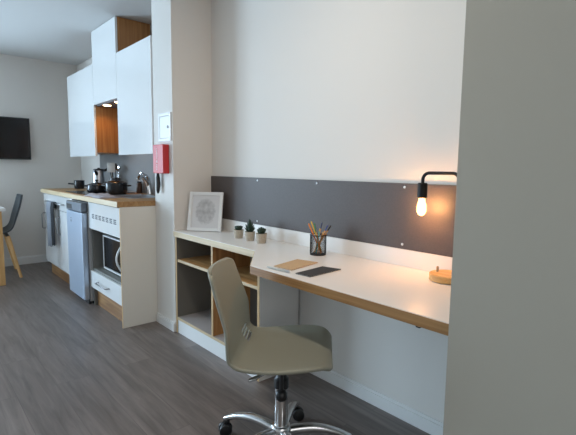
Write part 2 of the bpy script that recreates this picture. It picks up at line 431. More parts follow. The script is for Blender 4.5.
# ------------------------------------------------------------------ notebooks
def quad_book(pts, h, name, label, cat, cover, loc_z=DZ + .0006):
    cx_ = sum(p[0] for p in pts) / 4; cy_ = sum(p[1] for p in pts) / 4
    t = E_(name, label, cat, (cx_, cy_, loc_z))
    q = [(x - cx_, y - cy_) for x, y in pts]
    qi = [(x * .975, y * .985) for x, y in q]
    O('pages', prism(qi, .0012, h - .0012), PAPER, t, label='white page block')
    O('back_cover', prism(q, 0, .0011, 0), cover, t); O('front_cover', prism(q, h - .0011, h, 0), cover, t)
    return t
nbk = quad_book([(-1.464, 1.204), (-1.358, 1.214), (-1.398, 1.412), (-1.508, 1.384)], .0035, 'notebook', 'kraft brown notebook lying on the white desk', 'notebook', KRAFT)
quad_book([(-1.306, 1.190), (-1.225, 1.196), (-1.238, 1.392), (-1.326, 1.368)], .0035, 'notebook', 'narrow charcoal black notebook lying on the white desk', 'notebook', CHARCOAL)
pen = E_('ballpoint_pen', 'slim silver grey pen lying along the desk front beside the kraft notebook', 'pen', (-1.402, 1.174, DZ + .0045), R(4))
O('barrel', xf(lathe([(0, -.066), (.0016, -.066), (.0038, -.052), (.0038, .05), (0, .05)], 14), Matrix.Rotation(R(90), 4, 'Y')), mat('pen_grey', (.42, .43, .40), .35), pen, smooth=50)
O('cap', xf(lathe([(0, .05), (.0042, .05), (.0042, .072), (.0025, .075), (0, .075)], 14), Matrix.Rotation(R(90), 4, 'Y')), STEEL, pen, smooth=50)
O('clip', B(.03, .07, -.001, .001, .0036, .0054), STEEL, pen)

# ------------------------------------------------------------------ desk lamp
LX, LY = -.853, 1.586
lamp = E_('desk_lamp', 'desk lamp with black bent tube arm, bare glowing bulb and round wooden base', 'lamp', (LX, LY, DZ + .0005))
O('base', lathe([(0, 0), (.068, 0), (.072, .003), (.072, .025), (.069, .028), (0, .028)], 48), PINE, lamp, smooth=40, label='round pale wooden base')
O('switch_peg', lathe([(0, .028), (.0052, .028), (.0052, .047), (.004, .049), (0, .049)], 16, -.046, -.002), mat('peg_wood', (.55, .38, .22), .5), lamp, smooth=40)
bulbx = -.131; postx = .025; ztop = 1.130 - DZ; rad = .028
arm = [(postx, 0, .028), (postx, 0, ztop - rad)] + arc((postx - rad, 0, ztop - rad), rad, 0, PI / 2, 8)[1:] + \
      arc((bulbx + rad, 0, ztop - rad), rad, PI / 2, PI, 8) + [(bulbx, 0, 1.085 - DZ)]
O('arm', tube(arm, .0066, 12), BLACKM, lamp, smooth=60)
O('socket', lathe([(0, 1.090 - DZ), (.016, 1.090 - DZ), (.0195, 1.086 - DZ), (.0195, 1.030 - DZ), (.017, 1.028 - DZ), (0, 1.028 - DZ)], 28, bulbx, 0), BLACKM, lamp, smooth=40)
def bulb_material():
    m = bpy.data.materials.new('amber_bulb_glass'); m.use_nodes = True
    nt = m.node_tree; nt.nodes.clear()
    o = nt.nodes.new('ShaderNodeOutputMaterial'); t = nt.nodes.new('ShaderNodeBsdfTransparent'); e = nt.nodes.new('ShaderNodeEmission')
    t.inputs[0].default_value = (1, .86, .66, 1); e.inputs[0].default_value = (1, .60, .26, 1); e.inputs[1].default_value = 2.6
    a = nt.nodes.new('ShaderNodeAddShader'); nt.links.new(t.outputs[0], a.inputs[0]); nt.links.new(e.outputs[0], a.inputs[1])
    nt.links.new(a.outputs[0], o.inputs[0]); return m
zb = 1.028 - DZ
bulb = O('bulb', lathe([(.0125, zb), (.0135, zb - .010), (.018, zb - .028), (.0195, zb - .044), (.0185, zb - .056), (.013, zb - .067), (.005, zb - .072), (0, zb - .0725)], 28, bulbx, 0), bulb_material(), lamp, smooth=180, label='glowing amber filament bulb')
fil = bmesh.new()
for k in range(6):
    a = 2 * PI * k / 6
    add(fil, tube([(bulbx + .004 * math.cos(a), .004 * math.sin(a), zb - .010), (bulbx + .011 * math.cos(a), .011 * math.sin(a), zb - .058)], .0022, 6))
O('filament', fil, glow('hot_filament', (1, .76, .42), 60), bulb)

# ------------------------------------------------------------------ office chair
ch = E_('office_chair', 'olive grey moulded plastic swivel chair on a chrome castor base', 'chair', (-1.241, 1.065, 0), R(44))
prof = [(-.272, .770, .140), (-.271, .767, .158), (-.268, .759, .170), (-.262, .742, .178), (-.242, .675, .190), (-.222, .61, .199), (-.203, .55, .206), (-.184, .496, .209),
        (-.169, .459, .208), (-.145, .436, .207), (-.11, .429, .211), (-.05, .431, .222), (0, .435, .227), (.06, .441, .226), (.11, .446, .218), (.15, .447, .203), (.175, .442, .182), (.188, .433, .152)]
def catmull(P, sub):
    out = []
    for i in range(len(P) - 1):
        p0, p1, p2, p3 = P[max(i - 1, 0)], P[i], P[i + 1], P[min(i + 2, len(P) - 1)]
        for s in range(sub):
            t = s / sub
            out.append(tuple(.5 * (2 * b + (c - a) * t + (2 * a - 5 * b + 4 * c - d) * t * t + (3 * b - a - 3 * c + d) * t ** 3) for a, b, c, d in zip(p0, p1, p2, p3)))
    out.append(P[-1]); return out
rows = catmull(prof, 4); nv = 32
sh = bmesh.new(); grid = []
for i, (x, z, hw) in enumerate(rows):
    row = []
    backness = min(1, max(0, (z - .455) / .12)) if x < 0 else 0
    for j in range(nv + 1):
        t = -1 + 2 * j / nv
        k = abs(t) ** 2.2
        # the back wraps forward at its edges, the seat dishes up at its sides
        row.append(sh.verts.new((x + .038 * k * backness * (hw / .2), t * hw, z + (.016 * k * (1 - backness) if x < .16 else .016 * k * max(0, 1 - (x - .16) / .05)))))
    grid.append(row)
slot_rows = set()
zs = [r for r in range(len(rows)) if rows[r][0] < -.1 and   .0 < rows[r][1] < .490 and rows[r][0] < -.112]
slot_rows = set(zs[0::2][:4])
for i in range(len(rows) - 1):
    for j in range(nv):
        if i in slot_rows and 21 <= j <= 27: continue
        sh.faces.new([grid[i][j], grid[i][j + 1], grid[i + 1][j + 1], grid[i + 1][j]])
bmesh.ops.recalc_face_normals(sh, faces=sh.faces[:])
shell = O('seat_shell', sh, OLIVE, ch, smooth=180)
so = shell.modifiers.new('thick', 'SOLIDIFY'); so.thickness = .015; so.offset = -.5
sb_ = shell.modifiers.new('soft', 'SUBSURF'); sb_.levels = 1; sb_.render_levels = 1
# under-seat mechanism
O('seat_plate', many(B(-.11, .10, -.085, .085, .415, .432, .006), B(-.07, .06, -.045, .045, .385, .416, .01)), BLACK, ch, smooth=40)
O('gas_column', lathe([(0, .40), (.0155, .40), (.0155, .335), (.0195, .332), (.0195, .318), (.026, .314), (.026, .105), (0, .105)][::-1], 32), CHROME, ch, smooth=35)
O('column_collar', lathe([(.0265, .292), (.029, .294), (.029, .330), (.0205, .338), (.0165, .36)], 32), BLACK, ch, smooth=40)
# tension knob and lever (chair-local points found by turning world points back by 44 degrees)
def loc44(x, y):
    dx, dy = x + 1.248, y - 1.072; c, s = math.cos(R(44)), math.sin(R(44)); return dx * c + dy * s, -dx * s + dy * c
kx, ky = loc44(-1.158, .995)
kb = lathe([(0, .302), (.014, .303), (.0205, .310), (.022, .322), (.0205, .334), (.013, .341), (.007, .343), (.007, .410), (0, .410)], 24, kx, ky)
O('tension_knob', many(kb, tube([(kx, ky, .405), (kx * .4, ky * .4, .405)], .007, 8)), BLACK, ch, smooth=40)
lx0, ly0 = loc44(-1.183, .893); lx1, ly1 = loc44(-1.20, 1.02)
O('height_lever', tube([(lx1, ly1, .408), (lx0 * .8 + lx1 * .2, ly0 * .8 + ly1 * .2, .409), (lx0, ly0, .408), (lx0 - .02, ly0 - .012, .405)], [.005, .005, .008, .006], 10), ALU, ch, smooth=60, label='pale metal height lever')
O('hub', lathe([(0, .085), (.036, .085), (.042, .092), (.042, .125), (.036, .137), (.028, .140), (0, .140)], 32), ALU, ch, smooth=40)
for k in range(5):
    a = R(53 + 72 * k) - R(44)
    # a leg: an arched tapering bar
    lb = bmesh.new(); rings = []
    for i in range(11):
        t = i / 10; r = .034 + .250 * t
        zc = .112 + .012 * math.sin(PI * min(1, t * 1.15)) - .030 * t ** 2.2 - (.010 * max(0, t - .85) / .15)
        wd = .021 - .006 * t; hh = .019 - .008 * t
        ring = []
        for q in range(12):
            ph = 2 * PI * q / 12; cxq, czq = math.cos(ph), math.sin(ph)
            ring.append(lb.verts.new((r, wd * math.copysign(abs(cxq) ** .7, cxq), zc + hh * math.copysign(abs(czq) ** .7, czq))))
        rings.append(ring)
    for A, C in zip(rings, rings[1:]):
        for q in range(12): lb.faces.new([A[q], A[(q + 1) % 12], C[(q + 1) % 12], C[q]])
    lb.faces.new(rings[0]); lb.faces.new(rings[-1]); bmesh.ops.recalc_face_normals(lb, faces=lb.faces[:])
    xf(lb, Matrix.Rotation(a, 4, 'Z'))
    leg = O('leg', lb, ALU, ch, smooth=60)
    cast = bmesh.new()
    for s in (-1, 1):
        w = lathe([(0, -.0085), (.022, -.0085), (.0265, -.006), (.0265, .006), (.022, .0085), (0, .0085)], 24)
        xf(w, Matrix.Translation((.010, s * .0125, .0265)) @ Matrix.Rotation(R(90), 4, 'X')); add(cast, w)
    hood = xf(lathe([(0, -.003), (.025, -.003), (.025, .003), (0, .003)], 20), Matrix.Translation((.004, 0, .032)) @ Matrix.Rotation(R(90), 4, 'X')); add(cast, hood)
    add(cast, lathe([(0, .04), (.0065, .04), (.0065, .078), (0, .078)], 12, -.004, 0))
    xf(cast, Matrix.Translation((.273 * math.cos(a), .273 * math.sin(a), .0005)) @ Matrix.Rotation(a + [.6, -1.2, .9, 1.2, -1.5][k], 4, 'Z'))
    O('castor', cast, BLACK, leg, smooth=40)

# ------------------------------------------------------------------ kitchen
KY = 1.113; KZ = .862; BACK = 1.655
# splashback
T(O('splashback', B(-5.08, PX0 - .001, 1.664, 1.6715, .902, 1.60), SPLASH), 'plain grey splashback panel on the wall behind the sink and hob', 'splashback')
# worktop with sink opening
SX0, SX1, SY0, SY1 = -3.72, -3.30, 1.31, 1.56
wt = E_('kitchen_worktop', 'oak worktop carrying the hob, pans and sink', 'worktop', (-4.16, 1.37, KZ))
def wl(x0, x1, y0, y1, z0, z1, bev=0): return B(x0 + 4.16, x1 + 4.16, y0 - 1.37, y1 - 1.37, z0, z1, bev)
O('top', many(wl(-5.22, SX0, 1.096, 1.663, .0005, .038), wl(SX1, PX0 - .001, 1.096, 1.663, .0005, .038), wl(SX0, SX1, 1.096, SY0, .0005, .038), wl(SX0, SX1, SY1, 1.663, .0005, .038)),
  wood('oak_worktop', lin((150, 110, 66)), lin((184, 146, 98)), 'x'), wt)
O('front_edge', wl(-5.22, PX0 - .003, 1.0945, 1.0958, .0005, .0375), PALEOAK_AND_GLARE, wt)

def d_handle(length, horiz=True, out=.03):
    r = .0048
    if horiz:
        return tube([(-length / 2, 0, 0), (-length / 2, -out * .7, 0), (-length / 2 + .008, -out, 0), (length / 2 - .008, -out, 0), (length / 2, -out * .7, 0), (length / 2, 0, 0)], r, 8)
    return tube([(0, 0, -length / 2), (0, -out * .7, -length / 2), (0, -out, -length / 2 + .008), (0, -out, length / 2 - .008), (0, -out * .7, length / 2), (0, 0, length / 2)], r, 8)
# left base unit: a drawer over two doors
bu = E_('base_cabinet', 'white gloss base cabinet with drawer and two doors, dark towel on its handle', 'cabinet', (-4.65, 1.38, 0))
def bl(x0, x1, y0, y1, z0, z1, bev=.0008): return B(x0 + 4.65, x1 + 4.65, y0 - 1.38, y1 - 1.38, z0, z1, bev)
O('carcass', bl(-5.192, -4.16, KY + .020, BACK, .136, KZ - .001), CREAM, bu)
O('plinth', bl(-5.18, -4.16, KY + .045, KY + .06, .0, .1355), PLOAK, bu, label='oak plinth')
dr = O('drawer', bl(-5.191, -4.162, KY, KY + .0185, .718, .852, .0015), GLOSS, bu)
O('handle', xf(d_handle(.60), Matrix.Translation((-4.71 + 4.65, KY - .0005 - 1.38, .783))), HANDLE, dr, smooth=50)
for x0, x1, hx in ((-5.191, -4.684, -5.13), (-4.680, -4.162, -4.575)):
    d_ = O('door', bl(x0, x1, KY, KY + .0185, .138, .714, .0015), GLOSS, bu)
    O('handle', xf(d_handle(.16, False, .036), Matrix.Translation((hx + 4.65, KY - .0005 - 1.38, .57))), HANDLE, d_, smooth=50)
# towel over the drawer handle
def hang(name, x0, x1, ztop, zlen_f, zlen_b, m, y):
    bm = bmesh.new(); n = 14; rows_ = []
    path_ = [(y - .016, ztop - zlen_f)] + [(y - .0155 - .002 * math.sin(i * .9), ztop - zlen_f * (1 - i / 9)) for i in range(1, 9)] + \
        [(y - .0125, ztop), (y - .006, ztop + .008), (y + .001, ztop + .011), (y + .007, ztop + .008), (y + .0095, ztop)] + [(y + .0095, ztop - zlen_b * (i / 4)) for i in range(1, 5)]
    for (yy, zz) in path_:
        drop = max(0, ztop - zz)
        rows_.append([bm.verts.new((x0 + (x1 - x0) * (j / n) * (1 - .12 * min(1, drop / .3)) + .012 * drop, yy + min(drop, .1) / .1 * (.006 * math.sin(j * 1.35 + zz * 6)), zz - .012 * math.sin(j * .9) * min(1, drop / zlen_f if zlen_f else 0))) for j in range(n + 1)])
    for A, C in zip(rows_, rows_[1:]):
        for j in range(n): bm.faces.new([A[j], A[j + 1], C[j + 1], C[j]])
    o = O(name, bm, m, smooth=180)
    s = o.modifiers.new('thick', 'SOLIDIFY'); s.thickness = .004; s.offset = 1
    return o
T(hang('tea_towel', -4.86, -4.70, .783, .43, .05, TOWEL, KY - .0305), 'grey tea towel hanging on the drawer handle, left of the dark one', 'towel', 'towels on the drawer handle')
T(hang('tea_towel', -4.69, -4.60, .783, .40, .05, TOWELD, KY - .0305), 'dark charcoal tea towel hanging on the drawer handle next to the fridge', 'towel', 'towels on the drawer handle')

# under-counter fridge
fg = E_('fridge', 'silver under-counter fridge between the white kitchen cabinets', 'fridge', (-3.91, 1.36, 0))
FX0, FX1, FYf = -4.150, -3.727, 1.062
def fl(x0, x1, y0, y1, z0, z1, bev=.001): return B(x0 + 3.91, x1 + 3.91, y0 - 1.36, y1 - 1.36, z0, z1, bev)
O('body', fl(FX0 + .004, FX1 - .004, FYf + .05, 1.62, .03, .845), FRIDGESIDE, fg)
O('door', fl(FX0, FX1, FYf, FYf + .047, .045, .765, .010), FRIDGE, fg)
cp = O('control_panel', fl(FX0, FX1, FYf, FYf + .047, .769, .845, .006), PANELGREY, fg, label='darker grey control strip')
O('grip_recess', fl(FX0 + .02, FX0 + .17, FYf - .0015, FYf + .004, .783, .822, .001), BLACK, cp)
O('emblem', many(fl(-4.03, -4.00, FYf - .0012, FYf + .001, .700, .706, 0), fl(-4.025, -4.005, FYf - .0012, FYf + .001, .672, .690, 0)), PANELGREY, fg)
O('foot', many(lathe([(0, 0), (.018, 0), (.018, .03), (0, .03)], 14, FX0 + 3.95, FYf + .09 - 1.36), lathe([(0, 0), (.018, 0), (.018, .03), (0, .03)], 14, FX1 + 3.87, FYf + .09 - 1.36), fl(FX0 + .02, FX1 - .02, FYf + .04, FYf + .06, .004, .044, 0)), BLACK, fg)

# microwave housing unit
hu = E_('microwave_cabinet', 'white kitchen cabinet with vent slots, open microwave niche and drawer beside the pier', 'cabinet', (-3.329, 1.38, 0))
def hl(x0, x1, y0, y1, z0, z1, bev=.0006): return B(x0 + 3.38, x1 + 3.38, y0 - 1.38, y1 - 1.38, z0, z1, bev)
ep = O('end_panel', hl(-3.090, -3.0755, KY + .0015, BACK, 0, KZ - .001), CREAM, hu, label='cream end panel')
O('edge_strip', hl(-3.090, -3.0755, KY, KY + .0013, 0, KZ - .001, 0), PALEOAKV, ep)
O('side_panel', hl(-3.764, -3.748, KY + .020, BACK, 0, KZ - .001), GREYLAM, hu)
O('niche_floor', hl(-3.7475, -3.0905, KY + .02, BACK, .300, .316), GREYLAM, hu)
O('niche_back', hl(-3.7475, -3.0905, BACK - .012, BACK, .3165, .846), GREYLAM, hu)
fp = O('front_panel', hl(-3.763, -3.0915, KY, KY + .0185, .645, .855, .0015), GLOSS, hu)
for k in range(7):
    vb = bmesh.new()
    x = -3.675 + k * .0785
    for q in range(3): add(vb, hl(x, x + .053 - .006 * (q == 1), KY - .0012, KY + .002, .733 + q * .013, .741 + q * .013, 0))
    O('vent_slot', vb, mat('vent_dark', (.05, .055, .07), .6), fp)
dw = O('drawer', hl(-3.763, -3.0915, KY, KY + .0185, .160, .298, .0015), GLOSS, hu)
O('handle', xf(d_handle(.23), Matrix.Translation((-.07, KY - .0005 - 1.38, .232))), HANDLE, dw, smooth=50)
O('drawer_box', hl(-3.7475, -3.0905, KY + .0195, BACK - .02, .165, .2955), GREYLAM, hu)
O('plinth', hl(-3.7475, -3.0905, KY + .045, KY + .06, 0, .159), PLOAK, hu, label='oak plinth')

# microwave in the niche
MS = .0
mw = E_('microwave', 'silver framed black microwave in the open cabinet niche', 'microwave', (-3.259, 1.35, .3165))
def ml(x0, x1, y0, y1, z0, z1, bev=.001): return B(x0 + 3.277 - MS, x1 + 3.277 - MS, y0 - 1.35, y1 - 1.35, z0, z1, bev)
MX0, MX1, MY = -3.615, -3.100, 1.180
O('body', ml(MX0 + .003, MX1 - .003, MY + .03, 1.56, .012, .275, .006), BLACK, mw)
O('front_frame', many(ml(MX0, MX1, MY, MY + .029, .270, .280, .003), ml(MX0, MX1, MY, MY + .029, .010, .020, .003), ml(MX0, MX0 + .009, MY, MY + .029, .02, .27, .004), ml(MX1 - .012, MX1, MY, MY + .029, .02, .27, .004)), WHITEP, mw)
O('door_glass', ml(MX0 + .014, MX1 - .10, MY + .004, MY + .028, .026, .266, .001), SCREEN, mw)
O('control_panel', ml(MX1 - .099, MX1 - .012, MY + .004, MY + .028, .026, .266, .001), BLACK, mw)
hx = MX1 - .112 + 3.277 - MS
O('handle', tube([(hx, MY + .003 - 1.35 - .042 * math.sin(PI * i / 12), .045 + .205 * i / 12) for i in range(13)], .0075, 12), WHITEP, mw, smooth=60, label='curved white door handle')
for x in (MX0 + .04, MX1 - .04):
    for y in (MY + .06, 1.52): O('foot', lathe([(0, 0), (.012, 0), (.012, .0125), (0, .0125)], 12, x + 3.277, y - 1.35), BLACK, mw)

# wall cabinets
UY = 1.366
def wall_cab(x0, x1, z0, z1, label, zc0=None, body=OAKV):
    zc0 = z0 if zc0 is None else zc0
    t = E_('wall_cabinet', label, 'cabinet', ((x0 + x1) / 2, 1.52, z0), 0, 'wall cabinets over the worktop')
    mx = (x0 + x1) / 2
    O('carcass', B(x0 - mx + .001, x1 - mx - .001, UY + .020 - 1.52, 1.663 - 1.52, zc0 - z0, z1 - z0), body, t, label='oak carcass')
    O('door', B(x0 - mx + .001, x1 - mx - .001, UY - 1.52, UY + .0185 - 1.52, 0, z1 - z0 - .001, .0015), GLOSS, t)
    return t
wall_cab(-3.698, -3.040, 1.236, 2.056, 'right white gloss wall cabinet above the sink, next to the pier', 1.266)
wall_cab(-4.283, -3.700, 1.700, 2.343, 'raised white gloss wall cabinet reaching the ceiling over the hob', 1.71)
wall_cab(-5.100, -4.285, 1.238, 2.066, 'left white gloss wall cabinet nearest the television wall', 1.270)
hd = E_('extractor_hood', 'slim grey extractor hood with small lamps under the raised wall cabinet', 'extractor hood', (-3.9915, 1.52, 1.690))
O('body', B(-.290, .290, -.130, .138, 0, .0195, .002), mat('hood_grey', (.16, .15, .15), .5, .3), hd)
for x, y in ((-.14, -.085), (.14, -.085)):
    O('lamp', lathe([(0, -.006), (.030, -.006), (.034, -.003), (.034, -.0005), (0, -.0005)], 20, x, y), glow('hood_lamp', (1, .66, .34), 12), hd, smooth=40)

# ------------------------------------------------------------------ things on the worktop
CT = KZ + .0385
hob = E_('hob', 'flat black glass hob set on the oak worktop', 'hob', (-4.22, 1.38, CT))
O('glass', B(-.27, .27, -.23, .22, 0, .006, .002), SCREEN, hob)
ring = bmesh.new()
for x, y, r in ((-.13, -.10, .07), (.13, -.10, .09), (-.13, .11, .09), (.13, .11, .07)):
    add(ring, lathe([(r, .0061), (r + .003, .0061), (r + .003, .0065), (r, .0065)], 32, x, y))
O('zone_rings', ring, mat('hob_mark', (.2, .2, .2), .5), hob)
def cookpot(name, x, y, r, h, label, z=CT, lid=True, bulge=.0):
    t = E_(name, label, 'pot', (x, y, z))
    O('body', lathe([(0, 0), (r * .86, 0), (r * .93 + bulge * .4, .006), (r + bulge, h * .45), (r, h), (r + .004, h + .002), (r - .004, h + .002), (r - .006, h * .5), (r * .8, .008), (0, .006)], 36), ENAMEL, t, smooth=50)
    if lid:
        l = O('lid', lathe([(r + .003, h + .0025), (r * .95, h + .008), (r * .5, h + .02), (.012, h + .026), (0, h + .026)], 36), ENAMEL, t, smooth=50)
        O('knob', lathe([(0, h + .026), (.007, h + .027), (.008, h + .036), (.016, h + .042), (.014, h + .049), (0, h + .051)], 18), BLACK, l, smooth=50)
    return t
p1 = cookpot('saucepan', -4.085, 1.306, .080, .066, 'small black lidded pan at the worktop front beside the folded cloth', CT + .0068, True, .006)
for s in (-1, 1):
    O('handle', tube([(s * .078 * .66, s * .078 * .75, .055), (s * .10 * .66, s * .10 * .75, .060), (s * .108 * .66, s * .108 * .75, .060)], .008, 8), BLACK, p1, smooth=50)
p2 = cookpot('stock_pot', -3.86, 1.395, .092, .098, 'larger black stock pot nearest the sink tap')
for s in (-1, 1):
    O('handle', tube([(s * .09 * .66 - .03, s * .09 * .75, .075), (s * .118 * .66 - .02, s * .118 * .75, .078), (s * .118 * .66 + .02, s * .118 * .75, .078), (s * .09 * .66 + .03, s * .09 * .75, .075)], .006, 8), BLACK, p2, smooth=50)
p3 = cookpot('milk_pan', -5.02, 1.425, .052, .088, 'small dark open pot standing alone at the far left of the worktop', CT, False)
O('handle', tube([(-.03, -.042, .05), (-.055, -.068, .052), (-.075, -.09, .055)], .008, 8), BLACK, p3, smooth=50)
kt = E_('kettle', 'steel kettle with black handle and lid behind the pans', 'kettle', (-4.545, 1.475, CT))
O('base', lathe([(0, 0), (.075, 0), (.075, .018), (0, .018)], 28), BLACK, kt, smooth=40)
O('body', lathe([(0, .019), (.060, .019), (.062, .03), (.052, .19), (.050, .20), (0, .20)], 32), STEEL, kt, smooth=40)
O('lid', lathe([(.052, .2005), (.048, .213), (.012, .218), (.012, .226), (0, .228)], 24), BLACK, kt, smooth=40)
O('handle', tube([(.03, .045, .20), (.05, .066, .212), (.075, .098, .19), (.08, .104, .12), (.064, .084, .05), (.046, .056, .04)], .014, 8), BLACK, kt, smooth=60)
O('spout', tube([(.035, -.03, .165), (.052, -.045, .182), (.060, -.053, .196)], [.018, .014, .011], 10), BLACK, kt, smooth=60)
# utensils in their jar
UX, UYy = -4.385, 1.575
uj = T(O('utensil_jar', lathe([(0, 0), (.05, 0), (.05, .13), (.046, .13), (.044, .006), (0, .006)], 28), mat('jar_dark', (.05, .05, .055), .3)), 'dark utensil jar standing behind the stock pot', 'jar')
uj.location = (UX, UYy, CT)
def utensil(name, dx, dy, h, lab, head, m):
    t = E_(name, lab, 'utensil', (UX + dx * .3, UYy + dy * .3, CT + .008), 0, 'kitchen utensils in the jar')
    top = Vector((dx * .7, dy * .7, h))
    O('handle', tube([(0, 0, 0), tuple(top)], .0035, 8), m, t, smooth=60)
    if head == 'ladle':
        hb = lathe([(0, -.026), (.02, -.02), (.033, 0), (.031, 0), (.019, -.018), (0, -.023)], 20)
        xf(hb, Matrix.Translation(top + Vector((.01, -.018, .0))) @ Matrix.Rotation(R(60), 4, 'X'))
    elif head == 'turner':
        hb = xf(B(-.042, .042, -.002, .002, -.01, .085, .0015), Matrix.Translation(top) @ Matrix.Rotation(R(42), 4, 'Z'))
    elif head == 'whisk':
        hb = bmesh.new()
        for k in range(5):
            a = PI * k / 5
            add(hb, tube([tuple(top + Vector((math.cos(a) * .024 * math.sin(2 * PI * 0 + PI * s / 10) * (1 if s <= 10 else -1), math.sin(a) * .024 * math.sin(PI * s / 10), .07 * (1 - math.cos(PI * s / 10)) / 2))) for s in range(11)], .0011, 5))
            add(hb, tube([tuple(top + Vector((-math.cos(a) * .024 * math.sin(PI * s / 10), -math.sin(a) * .024 * math.sin(PI * s / 10), .07 * (1 - math.cos(PI * s / 10)) / 2))) for s in range(11)], .0011, 5))
    else:
        hb = xf(lathe([(0, -.01), (.014, 0), (.02, .03), (.015, .06), (0, .066)], 16), Matrix.Translation(top) @ Matrix.Rotation(R(42), 4, 'Z') @ Matrix.Scale(.3, 4, (0, 1, 0)))
    O('head', hb, m, t, smooth=60)
utensil('spatula', -.02, -.026, .185, 'pale flat spatula standing at the left of the utensil jar', 'turner', mat('pale_silicone', (.42, .40, .37), .5))
utensil('ladle', .040, .030, .215, 'shiny steel ladle standing at the right of the utensil jar', 'ladle', CHROME)
utensil('cooking_spoon', -.03, .02, .20, 'dark cooking spoon standing at the back of the utensil jar', 'spoon', BLACK)
# folded cloth on the worktop
cb = bmesh.new(); gx, gy = 18, 8; top = []
for i in range(gx + 1):
    row = []
    for j in range(gy + 1):
        u, v = i / gx, j / gy
        edge = min(1, min(u, 1 - u) * 9) * min(1, min(v, 1 - v) * 6)
        row.append(cb.verts.new((-.20 + .40 * u + .01 * math.sin(v * 5), -.075 + .16 * v + .012 * math.sin(u * 6), .004 + edge * (.016 + .005 * math.sin(u * 9 + v * 4) + .004 * math.sin(v * 11)))))
    top.append(row)
for i in range(gx):
    for j in range(gy): cb.faces.new([top[i][j], top[i + 1][j], top[i + 1][j + 1], top[i][j + 1]])
ret = bmesh.ops.extrude_face_region(cb, geom=cb.faces[:])
for v in [g for g in ret['geom'] if isinstance(g, bmesh.types.BMVert)]: v.co.z = 0
bmesh.ops.recalc_face_normals(cb, faces=cb.faces[:])
cl = T(O('dish_cloth', cb, CLOTH, smooth=180), 'folded lilac grey cloth lying on the worktop in front of the pots', 'cloth'); cl.location = (-3.60, 1.185, CT)
# sink and tap
sk = E_('sink', 'stainless steel inset sink at the pier end of the worktop', 'sink', ((SX0 + SX1) / 2, (SY0 + SY1) / 2, CT))
hx_, hy_ = (SX1 - SX0) / 2, (SY1 - SY0) / 2
O('rim', many(B(-hx_ - .02, hx_ + .02, -hy_ - .02, -hy_ + .004, 0, .004, .001), B(-hx_ - .02, hx_ + .02, hy_ - .004, hy_ + .03, 0, .004, .001), B(-hx_ - .02, -hx_ + .004, -hy_ + .004, hy_ - .004, 0, .004, .001), B(hx_ - .004, hx_ + .02, -hy_ + .004, hy_ - .004, 0, .004, .001)), STEEL, sk)
bowl = bmesh.new()
t4 = [bowl.verts.new((sx * (hx_ - .004), sy * (hy_ - .004), .001)) for sx, sy in ((-1, -1), (1, -1), (1, 1), (-1, 1))]
b4 = [bowl.verts.new((sx * (hx_ - .02), sy * (hy_ - .02), -.033)) for sx, sy in ((-1, -1), (1, -1), (1, 1), (-1, 1))]
for k in range(4): bowl.faces.new([t4[k], t4[(k + 1) % 4], b4[(k + 1) % 4], b4[k]])
bowl.faces.new(b4)
O('bowl', bowl, STEEL, sk)
tp = E_('sink_tap', 'chrome mixer tap with swan spout behind the sink', 'tap', (-3.66, 1.612, CT))
O('body', tube([(0, 0, 0), (0, 0, .006), (0, 0, .007), (-.004, -.004, .05), (-.012, -.010, .10), (-.018, -.016, .14), (-.021, -.019, .155)], [.031, .031, .025, .024, .025, .027, .018], 18), CHROME, tp, smooth=40)
O('spout', tube([(-.008, -.012, .075), (.010, -.035, .115), (.03, -.06, .143), (.055, -.09, .158), (.075, -.12, .156), (.086, -.136, .143), (.09, -.142, .13)], [.018, .017, .017, .016, .016, .017, .017], 14), CHROME, tp, smooth=60)
O('lever', tube([(-.018, -.016, .15), (-.02, -.024, .168), (-.01, -.05, .182), (0, -.08, .188)], [.014, .012, .009, .007], 10), CHROME, tp, smooth=60)
jr = E_('storage_jar', 'small brown jar standing against the splashback between stock pot and tap', 'jar', (-3.93, 1.630, CT))
O('body', lathe([(0, 0), (.026, 0), (.027, .004), (.027, .085), (.022, .094), (0, .094)], 24), BROWNJ, jr, smooth=40)
O('lid', lathe([(0, .0945), (.022, .0945), (.022, .108), (0, .109)], 24), BLACK, jr, smooth=40)

# ------------------------------------------------------------------ on the pier: fire blanket box and white hatch
fbx = E_('fire_blanket_box', 'red fire blanket box mounted on the white pier', 'fire blanket', (-2.868, 1.3705, 1.098))
O('case', B(-.078, .078, -.046, 0, 0, .196, .004), RED, fbx)
cu = bpy.data.curves.new('lettering', 'FONT'); cu.body = 'FIRE BLANKET'; cu.size = .024; cu.align_x = 'CENTER'; cu.align_y = 'CENTER'; cu.extrude = .0004
tx = bpy.data.objects.new('lettering', cu); COL.objects.link(tx); tx.parent = fbx
tx.location = (-.012, -.0468, .098); tx.rotation_euler = (R(90), R(-90), 0); cu.materials.append(mat('pale_print', (.75, .62, .60), .5))
bpy.context.view_layer.update()
lm = bpy.data.meshes.new_from_object(tx.evaluated_get(bpy.context.evaluated_depsgraph_get()))
tx2 = bpy.data.objects.new('lettering', lm); COL.objects.link(tx2); tx2.parent = fbx; tx2.location = tx.location; tx2.rotation_euler = tx.rotation_euler
bpy.data.objects.remove(tx); tx2.name = 'lettering'
O('pull_strap', tube([(-.055, -.022, .004), (-.055, -.023, -.03), (-.052, -.022, -.08), (-.053, -.024, -.12), (-.056, -.023, -.14)], [.007, .014, .016, .012, .006], 6), BLACK, fbx, smooth=60, label='black pull strap')
hp = E_('access_hatch', 'white square access hatch on the pier above the red box', 'hatch', (-2.842, 1.3705, 1.316))
O('surround', many(B(-.092, -.072, -.008, 0, 0, .19, .001), B(.072, .092, -.008, 0, 0, .19, .001), B(-.072, .072, -.008, 0, 0, .02, .001), B(-.072, .072, -.008, 0, .17, .19, .001)), WHITEP, hp)
hdr = O('door', B(-.070, .070, -.006, 0, .022, .168, .001), WHITEP, hp)
